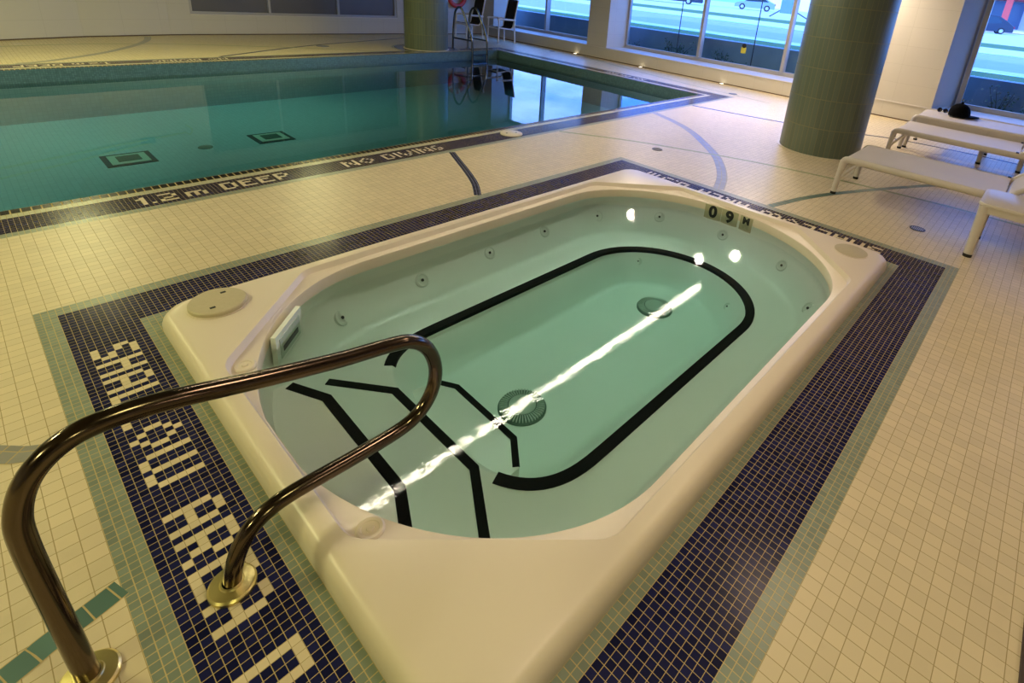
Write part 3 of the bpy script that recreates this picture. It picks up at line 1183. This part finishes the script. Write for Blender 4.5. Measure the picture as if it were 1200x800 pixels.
# rescue poles on the back wall (seen mirrored in the pool)
for nm, lab, pts, hook in (('rescue_pole', 'upper yellow pole mounted along the back wall', [(-40, -357, 66.5), (60, -391, 66), (117, -403.5, 64)], True),
                           ('rescue_pole', 'lower yellow pole with blue net head on the back wall', [(-40, -357, 74), (40, -385, 72), (92, -398.5, 68)], False)):
    t = thing(nm, lab, 'pole', pts[1], 'poles on the back wall')
    g = MB()
    g.tube(pts, .8, 10)
    g.build('shaft', M['yellow'], t)
    g = MB()
    if hook:
        g.tube(spline([(117, -403.5, 64), (120, -404, 66), (122, -404, 62), (118, -403.6, 58)], 5), .6, 8)
    else:
        g.box(86, 95, -400.5, -397, 64, 68)
    g.build('hook' if hook else 'net_head', M['yellow'] if hook else M['bluepl'], t)


# ------------------------------------------------------------------ loungers
def lounger(name, label, W_, hs, back, legs):
    """local: x across 0..W, y along (positive away from the foot end)"""
    t = thing(name, label, 'lounger', (0, 0, 0), 'white loungers by the windows')
    HY = 51.0
    for s in (0, 1):
        x = 1.0 + s * (W_ - 2.0)
        g = MB()
        g.tube(spline([(x, .9, hs - 4.5), (x, 1.2, hs - 1.8), (x, 3.2, hs - .9), (x, 12, hs - 1.0), (x, 40, hs - 1.0), (x, 74, hs - 1.0)], 5), 1.05, 12, sx=1.25)
        g.build('side_rail', M['white_pl'], t)
        for k, y in enumerate(legs):
            g = MB()
            tilt = -.8 if k == 0 else 0
            g.tube([(x, y, hs - 1.5), (x, y + tilt * .6, 6), (x, y + tilt, .9)], [1.15, 1.1, 1.0], 12)
            lg = g.build('leg', M['white_pl'], t)
            g = MB()
            g.tube([(x, y + tilt, 0), (x, y + tilt, 1.0)], 1.04, 12)
            g.build('foot_cap', M['rubber'], lg)
        g = MB()
        g.tube([(x, 1.0, 6.5), (x, 6.0, hs - 1.6)], .55, 8)
        g.build('brace', M['white_pl'], t)
    for y in (1.6, HY):
        g = MB()
        g.tube([(1, y, hs - 1.3), (W_ - 1, y, hs - 1.3)], .8, 10)
        g.build('cross_bar', M['white_pl'], t)

    def panel(nm, sec):
        g = MB()
        rws = []
        for y, h in sec:
            rws.append([(x, y, h + .25 - .5 * (1 - ((x - W_ / 2) / (W_ / 2)) ** 2)) for x in (1.2, W_ * .3, W_ * .5, W_ * .7, W_ - 1.2)] + [(x, y, h - .55) for x in (W_ - 1.2, W_ * .5, 1.2)])
        g.grid(rws, True, 0, True)
        g.cap(rws[0], 0, True)
        g.cap(rws[-1])
        return g.build(nm, M['sling'], t)
    panel('sling', [(1.0, hs - .9), (1.8, hs - .1), (3.5, hs + .05), (20, hs), (HY - 1, hs)])
    y1 = HY + 24
    bp = panel('backrest', [(HY, hs + .1), (HY + 6, hs + back * .28), (y1 - 6, hs + back * .8), (y1, hs + back)])
    for s in (0, 1):
        x = 1.0 + s * (W_ - 2.0)
        g = MB()
        g.tube([(x, HY, hs), (x, HY + 6, hs + back * .28), (x, y1, hs + back)], .9, 10)
        g.build('back_rail', M['white_pl'], bp)
        for ky in (HY - 1.5,):
            g = MB()
            g.box(x - .5, x + .5, ky - .5, ky + .5, hs + .1, hs + .7)
            g.build('hinge_bolt', M['drainmetal'], bp)
    return t


LB = lounger('sun_lounger', 'front white sun lounger with raised backrest beside the large pillar', 31.0, 15.0, 21.0, (.9, 62))
LB.location = P(210.2, 76.0, 0)
def flip_y(root):
    """local y grows away from the foot end, i.e. towards the camera side of the deck"""
    return root
dup(LB, (292.3, 74.8, 0), 'middle white sun lounger between the front one and the one with the cap')
LD = lounger('sun_lounger', 'rear white sun lounger by the window with a black cap lying on it', 30.0, 18.0, 1.0, (.9, 34, 50.5))
for y0, y1 in ((2.5, 33.2), (34.8, 74)):
    g = MB()
    g.box(-.15, .55, y0, y1, 12.6, 17.4, 0, .12)
    g.build('side_panel', M['white_pl'], LD)
LD.location = P(327, 76, 0)

# side table at the right edge
stb = thing('side_table', 'low white side table with round legs cut by the right picture edge', 'table', (198.5, 137, 0))
g = MB()
g.prism(rr_poly(188.2, 208.6, 121.4, 153, 2.6, 8), 16.2, 17.1, 0, .35)
g.build('table_top', M['white_pl'], stb)
g = MB()
o_, i_ = rr_poly(188.6, 208.2, 121.8, 152.6, 2.4, 8), rr_poly(189.6, 207.2, 122.8, 151.6, 1.6, 8)
g.grid([[(x, y, h) for x, y in q[::-1]] for q, h in ((i_, 16.2), (i_, 14.1), (o_, 14.1), (o_, 16.2))], True, 0, False)
g.build('apron', M['white_pl'], stb)
for x, y in ((189.9, 123.2), (206.9, 123.2), (189.9, 151.2), (206.9, 151.2)):
    dx = -1.6 if x < 198 else 1.6
    g = MB()
    g.tube([(x, y, 16), (x + dx * .5, y, 8), (x + dx, y, .9)], [1.5, 1.3, 1.15], 16)
    lg = g.build('leg', M['white_pl'], stb)
    g = MB()
    g.tube([(x + dx, y, 0), (x + dx, y, .95)], 1.2, 16)
    g.build('foot_cap', M['rubber'], lg)

# cap and sunglasses on the rear lounger
cap = thing('baseball_cap', 'black cap with a button top lying on the rear lounger', 'hat', (350, 94, 18.45))
g = MB()
g.lathe((350, 93.5, 18.45), [(5.0, 0), (5.1, 1.5), (4.8, 3.2), (4.0, 4.9), (2.7, 6.1), (1.2, 6.7), (.01, 6.85)], 28)
g.build('crown', M['hat'], cap)
g = MB()
g.lathe((350, 93.5, 25.15), [(.7, 0), (.8, .35), (.5, .8), (.01, .95)], 12)
g.build('button', M['hat'], cap)
g = MB()
bp_ = [(350 + 5.0 * math.cos(a), 93.5 + 5.0 * math.sin(a)) for a in [math.radians(d) for d in range(-10, 121, 10)]]
bo_ = [(350 + 5.0 * math.cos(a) + 4.6 * math.sin(math.radians((d + 10) / 130 * 180)) * .57, 93.5 + 5.0 * math.sin(a) + 5.6 * math.sin(math.radians((d + 10) / 130 * 180)) * .82) for d in range(-10, 121, 10) for a in [math.radians(d)]]
g.prism(bp_ + bo_[1:-1][::-1], 18.45, 18.95)
g.build('brim', M['hat'], cap)
sg = thing('sunglasses', 'dark sunglasses lying beside the black cap', 'sunglasses', (352.6, 85.3, 18.4))
for k, y in enumerate((83.9, 86.7)):
    g = MB()
    g.lathe((352.6, y, 19.6), [(1.15, -.15), (1.2, .1), (.8, .2), (.01, .22)], 20, 0, (Vector((0, 1, 0)), Vector((.25, 0, 1)).normalized(), Vector((-1, 0, .25)).normalized()))
    g.build('lens', M['lens'], sg)
g = MB()
g.tube([(352.5, 84.9, 19.9), (352.4, 85.3, 20.0), (352.5, 85.7, 19.9)], .14, 8)
g.build('bridge', M['lens'], sg)
for y in (82.8, 87.8):
    g = MB()
    g.tube([(352.6, y, 19.8), (355.5, y, 19.5), (357, y, 18.65)], .16, 8)
    g.build('temple', M['lens'], sg)


# ------------------------------------------------------------------ small fittings on the deck
def fdrain(x, y, r, label, m=None):
    t = thing('floor_drain', label, 'drain', (x, y, 0), 'floor drains')
    g = MB()
    g.lathe((x, y, 0), [(r, 0), (r, .12), (r * .86, .16), (r * .82, .06), (.01, .06)], 28)
    g.build('drain_ring', M['drainmetal'], t)
    g = MB()
    for k in range(-3, 4):
        w_ = math.sqrt(max(.1, (r * .8) ** 2 - (k * r * .22) ** 2))
        g.box(x - w_, x + w_, y + k * r * .22 - r * .05, y + k * r * .22 + r * .05, .06, .14)
    g.build('grate', m or M['navy_line'], t)


fdrain(199.9, 2.2, 2.4, 'round dark floor drain between the tub and the pool')
fdrain(199.7, 107.6, 2.4, 'round floor drain in front of the nearest lounger', M['frame'])
fdrain(203.8, -333.6, 5.0, 'floor drain on the far side of the pool')
fdrain(409, -272, 3.0, 'small floor drain near the far window')
fdrain(381, -52.5, 3.2, 'floor drain below the wide middle window')
sl = thing('skimmer_lid', 'round cream skimmer lid with two holes in the navy pool border', 'lid', (160, -50.6, 0))
g = MB()
g.lathe((160, -50.6, 0), [(5.0, 0), (5.0, .3), (4.7, .45), (.01, .5)], 40)
lo = g.build('lid_plate', M['lid'], sl)
for dx in (-2.2, 2.2):
    g = MB()
    g.lathe((160 + dx, -50.6 + dx * .3, .47), [(.5, 0), (.5, .06), (.01, .07)], 12)
    g.build('finger_hole', M['slot'], sl)
for x, y, where in ((421.5, -251, 'under the far window'), (418.5, -166, 'at the foot of the wall left of the middle window'), (416.5, -81, 'under the wide middle window')):
    t = thing('floor_light', 'small glowing floor light ' + where, 'light', (x, y, 0), 'floor lights along the window wall')
    g = MB()
    g.lathe((x, y, 0), [(2.2, 0), (2.2, .25), (1.7, .4)], 20, cap=False)
    g.build('bezel', M['drainmetal'], t)
    g = MB()
    g.lathe((x, y, 0), [(1.7, .3), (1.2, .45), (.01, .5)], 20)
    g.build('lens', M['uplight'], t)
g = MB()
g.box(15, 71, 144.2, 172, 0, .5, 0, .15)
tag(g.build('dark_floor_sheet', M['mat']), 'flat dark brown sheet at the lower right corner of the deck', 'mat')  # plain dark brown rectangle laid on the deck

# ------------------------------------------------------------------ lamps of the room and added fill lamps
sl_ = thing('strip_light', 'long linear strip light hung under the ceiling above the tub', 'light', (160, 2, 95))
g = MB()
g.box(52, 270, .2, 3.8, 95.5, 98)
g.build('housing', M['ceiling'], sl_)
g = MB()
g.box(53, 269, 1.6, 2.5, 94.9, 95.5)
g.build('diffuser', M['tube'], sl_)
for x in (70, 160, 250):
    g = MB()
    g.tube([(x, 2, 98), (x, 2, CEIL)], .25, 6)
    g.build('hanger', M['frame'], sl_)


def lamp(x, y, size, power, col):
    d = bpy.data.lights.new('room_or_fill_light', 'AREA')
    d.shape = 'DISK'
    d.size = size
    d.energy = power
    d.color = col
    o_ = bpy.data.objects.new('room_or_fill_light', d)
    C.objects.link(o_)
    o_.location = P(x, y, CEIL - .8)
    o_.rotation_euler = (0, 0, 0)
    return o_


WARM_L, WARM_R, WARM_W = (1.0, .97, .44), (1.0, .74, .52), (1.0, .83, .64)
for x, y, e in ((-70, -20, 76), (-120, 90, 44), (-80, -180, 78), (30, -250, 72), (150, -240, 60), (-150, -270, 40), (-40, 220, 26), (20, 120, 10)):  # unseen ceiling lamps; the rightmost over the pool added to brighten its water
    lamp(x, y, .5, e, WARM_L)
for x, y, e in ((270, 160, 10), (170, 200, 16), (70, 240, 12), (60, 106, 13), (125, 108, 12)):  # last pair added above the near tub side for brighter water; others unseen
    lamp(x, y, .5, e, WARM_R)
for x, y, e in ((333, -6, 85), (395, 15, 60), (307, -20, 14), (332, -97, 45)):
    lamp(x, y, .11, e, WARM_W)

# ------------------------------------------------------------------ outside
terr = lambda X: 30 + (X - 487) * .004


def band(name, x0, x1, m, label, dh=0.0):
    g = MB()
    g.face([(x0, 900, terr(x0) + dh), (x1, 900, terr(x1) + dh), (x1, -4200, terr(x1) + dh), (x0, -4200, terr(x0) + dh)])
    o_ = g.build(name, m)
    if o_.data.polygons[0].normal.z < 0:
        o_.data.flip_normals()
    return struct(o_, label)


g = MB()
g.prism([(480, 600), (491, 600), (491, -900), (480, -900)], -2, 30)
struct(g.build('retaining_wall', M['concrete']), 'grey concrete retaining wall outside the windows')
g = MB()
g.face([(440, 600, -1), (440, -900, -1), (482, -900, -1), (482, 600, -1)])
o = g.build('planting_bed', M['grass'])
if o.data.polygons[0].normal.z < 0:
    o.data.flip_normals()
struct(o, 'planting bed between the windows and the retaining wall')
band('grass_verge', 491, 543, M['grass'], 'narrow grass verge on top of the retaining wall')
band('sidewalk', 543, 578, M['pave'], 'pale sidewalk beside the road', .4)
band('road', 578, 886, M['asphalt'], 'road outside the windows')
band('kerb', 886, 1083, M['pave'], 'pale sidewalk across the road', .5)
band('grass_strip', 1083, 1317, M['grass'], 'grass strip across the road', .2)
band('parking_lot', 1317, 5200, M['pave'], 'wide pale parking area beyond the road')


def shrub(x, y, h0, w_, hh, label, n=130, density=1.0):
    t = thing('shrub', label, 'shrub', (x, y, h0), 'shrubs outside the windows')
    g = MB()
    f_ = MB()
    for k in range(7):
        a = random.uniform(0, 2 * pi)
        tip = (x + random.uniform(-.3, .3) * w_ * .5, y + math.sin(a) * w_ * random.uniform(.3, .9), h0 + hh * random.uniform(.6, 1.0))
        g.tube([(x, y, h0), ((x * 2 + tip[0]) / 3, (y * 2 + tip[1]) / 3 + random.uniform(-1, 1), h0 + (tip[2] - h0) * .45), tip], [.5, .35, .15], 6)
        for q in range(int(n / 7)):
            s_ = random.uniform(.25, 1.05)
            c_ = Vector((x + (tip[0] - x) * s_ + random.gauss(0, 1.5), y + (tip[1] - y) * s_ + random.gauss(0, 2.2), h0 + (tip[2] - h0) * s_ + random.gauss(0, 1.6)))
            u = Vector((random.gauss(0, 1), random.gauss(0, 1), random.gauss(0, 1))).normalized() * random.uniform(.7, 1.5)
            v = u.cross(Vector((random.gauss(0, 1), random.gauss(0, 1), random.gauss(0, 1)))).normalized() * random.uniform(.4, .8)
            f_.face([c_ - u, c_ + v, c_ + u, c_ - v])
    g.build('stem', M['stem'], t)
    f_.build('foliage', M['leaf'], t)


shrub(468, -215, 0, 14, 22, 'small shrub at the left end of the middle window')
shrub(470, -165, 0, 26, 24, 'bushy shrub below the left pane of the middle window', 260)
shrub(470, -112, 0, 18, 22, 'dark shrub just right of the middle window mullion')
shrub(470, -92, 0, 12, 12, 'low shrub below the centre pane of the middle window')
shrub(470, -50, 0, 8, 10, 'tiny shrub left of the second mullion')
shrub(468, -8, 0, 12, 18, 'shrub half hidden by the large pillar')
shrub(466, 77, 0, 8, 18, 'thin shrub above the black cap behind the window')
shrub(468, 103, 0, 12, 27, 'tall leafy shrub in the right-hand window', 160)
shrub(466, 119, 0, 7, 18, 'shrub at the right edge of the right-hand window')

for x, y, where in ((472, -163, 'left pane'), (472, -84, 'centre pane'), (472, -16, 'right pane')):
    g = MB()
    g.tube([(x, y, -1), (x, y, 98)], .45, 8)
    tag(g.build('steel_cable', M['drainmetal']), 'thin dark upright cable outside the %s of the middle window' % where, 'cable', 'cables outside the middle window')
orn = thing('window_ornament', 'small yellow and black ornament stuck on the centre pane of the middle window', 'ornament', (wallx(-82) + RE + .8, -82, 33))
ox = wallx(-82) + RE + .9
g = MB()
g.prism([(ox, -84.4), (ox + .3, -84.4), (ox + .3, -79.8), (ox, -79.8)], 24, 29)
g.build('body', M['yellow'], orn)
g = MB()
g.lathe((ox + .1, -82, 30.3), [(1.9, -.2), (1.9, .2), (.01, .25)], 16, 0, (Vector((0, 1, 0)), Vector((0, 0, 1)), Vector((-1, 0, 0))))
g.build('head', M['rubber'], orn)


def car(label, at, rz, body, length=158.0, height=52.0):
    t = thing('car', label, 'car', (0, 0, 0))
    W_ = 32.0
    side = [(-.5, 9), (-.49, 22), (-.44, 27), (-.36, 30), (-.28, 31), (-.16, height * .95), (.0, height), (.22, height * .98), (.38, height * .72), (.49, 30), (.5, 14), (.49, 9)]
    g = MB()
    rows = []
    for yy, k in ((-W_, .9), (-W_ * .94, 1.0), (W_ * .94, 1.0), (W_, .9)):
        rows.append([(px * length, yy * (1 if h < 31 else .86), h if k == 1.0 else 9 + (h - 9) * .97) for px, h in side])
    g.grid(rows, True, 0, True)
    g.cap(rows[0], 0, True)
    g.cap(rows[-1])
    bo = g.build('body', body, t, 40)
    for s in (-1, 1):
        g = MB()
        q = [(-.24 * length, 33), (-.14 * length, height * .9), (.2 * length, height * .92), (.34 * length, 35)]
        g.face([(a, s * (W_ * .862 + .5), b) for a, b in q])
        g.face([(a, s * (W_ * .862 + .2), b) for a, b in q][::-1])
        g.build('side_window', M['carglass'], bo)
        g = MB()
        g.obox((.49 * length, s * W_ * .7, 27), (.02 * length, 0, 0), (0, W_ * .2, 0), (0, 0, 4))
        g.build('tail_lamp', M['tail'], bo)
        for px in (-.3, .31):
            g = MB()
            ax = (Vector((1, 0, 0)), Vector((0, 0, 1)), Vector((0, s, 0)))
            g.lathe((px * length, s * (W_ - 6), 11.5), [(11.5, 0), (11.5, 6), (10.5, 7.2), (7.4, 7.0)], 28, 0, ax, cap=False)
            wh = g.build('wheel', M['tyre'], t)
            g = MB()
            g.lathe((px * length, s * (W_ - 6), 11.5), [(7.4, 6.2), (6.6, 7.4), (5.8, 6.6), (2, 6.9), (.01, 7.0)], 20, 0, ax)
            g.build('wheel_rim', M['alloy'], wh)
    t.location = P(*at)
    t.rotation_euler = (0, 0, rz)
    return t


car('silver hatchback parked beyond the road, seen through the middle window', (2190, -888, terr(2190)), math.radians(-65), M['silver'])
car('dark parked pickup seen through the right-hand window', (2650, -160, terr(2650)), math.radians(-75), M['darkcar'], 200, 66)
car('big dark truck at the top left of the middle window', (1950, -1160, terr(1950)), math.radians(-62), M['darkcar'], 300, 110)
bd = thing('shop_building', 'white shop building with a red post seen through the right-hand window', 'building', (3500, 0, 40))
g = MB()
g.box(3500, 4000, -1500, 700, 40, 420)
g.build('wall', M['shopwall'], bd)
g = MB()
g.box(3494, 3500, -460, -100, 60, 185)
g.build('shop_window', M['shopglass'], bd)
g = MB()
g.box(3080, 3105, -145, -120, 40, 190)
g.build('post', M['shopred'], bd)
g = MB()
g.box(3060, 3500, -420, -30, 188, 215)
g.build('canopy', M['shopred'], bd)
sgn = thing('street_sign', 'framed sign panel on slanted legs across the road', 'sign', (1500, -470, 33))
g = MB()
g.box(1498, 1502, -492, -450, 46, 96, 0)
g.build('panel', M['shopglass'], sgn)
for y, d in ((-490, -30), (-452, 45)):
    g = MB()
    g.tube([(1500, y, 54), (1500, y + d, terr(1500))], 1.6, 8)
    g.build('leg', M['drainmetal'], sgn)

# ------------------------------------------------------------------ daylight
W = bpy.data.worlds.new('sky')
bpy.context.scene.world = W
W.use_nodes = True
nt = W.node_tree
nt.nodes.clear()
L = nt.links.new
wo = N(nt, 'ShaderNodeOutputWorld')
bg = N(nt, 'ShaderNodeBackground')
bg.inputs[1].default_value = 5.4
tc = N(nt, 'ShaderNodeTexCoord')
mp = N(nt, 'ShaderNodeMapping')
mp.inputs['Scale'].default_value = (1.2, 1.2, 3.5)
L(tc.outputs['Generated'], mp.inputs[0])
nz = N(nt, 'ShaderNodeTexNoise', i_Scale=2.6, i_Detail=7.0, i_Roughness=.55)
L(mp.outputs[0], nz.inputs['Vector'])
cr = N(nt, 'ShaderNodeValToRGB')
cr.color_ramp.elements[0].position = .46
cr.color_ramp.elements[0].color = (.07, .25, 1.0, 1)
cr.color_ramp.elements[1].position = .66
cr.color_ramp.elements[1].color = (.42, .62, 1.0, 1)
L(nz.outputs[0], cr.inputs[0])
L(cr.outputs[0], bg.inputs[0])
L(bg.outputs[0], wo.inputs[0])
sd = bpy.data.lights.new('sun', 'SUN')
sd.energy = 4.2
sd.angle = math.radians(1.5)
sd.color = (.72, .86, 1.0)
so = bpy.data.objects.new('sun', sd)
C.objects.link(so)
so.rotation_euler = Vector((math.cos(math.radians(17)), -.25, -math.sin(math.radians(17)))).to_track_quat('-Z', 'Y').to_euler()

# ------------------------------------------------------------------ render look
sc = bpy.context.scene
sc.view_settings.view_transform = 'Standard'
sc.view_settings.look = 'None'
sc.view_settings.gamma = 1
sc.view_settings.use_curve_mapping = False
sc.view_settings.exposure = 0.0
sc.cycles.use_denoising = True
sc.cycles.max_bounces = 10
sc.cycles.diffuse_bounces = 4
sc.cycles.glossy_bounces = 4
sc.cycles.transparent_max_bounces = 16
sc.cycles.sample_clamp_indirect = 6
sc.cycles.caustics_reflective = False
sc.cycles.caustics_refractive = False
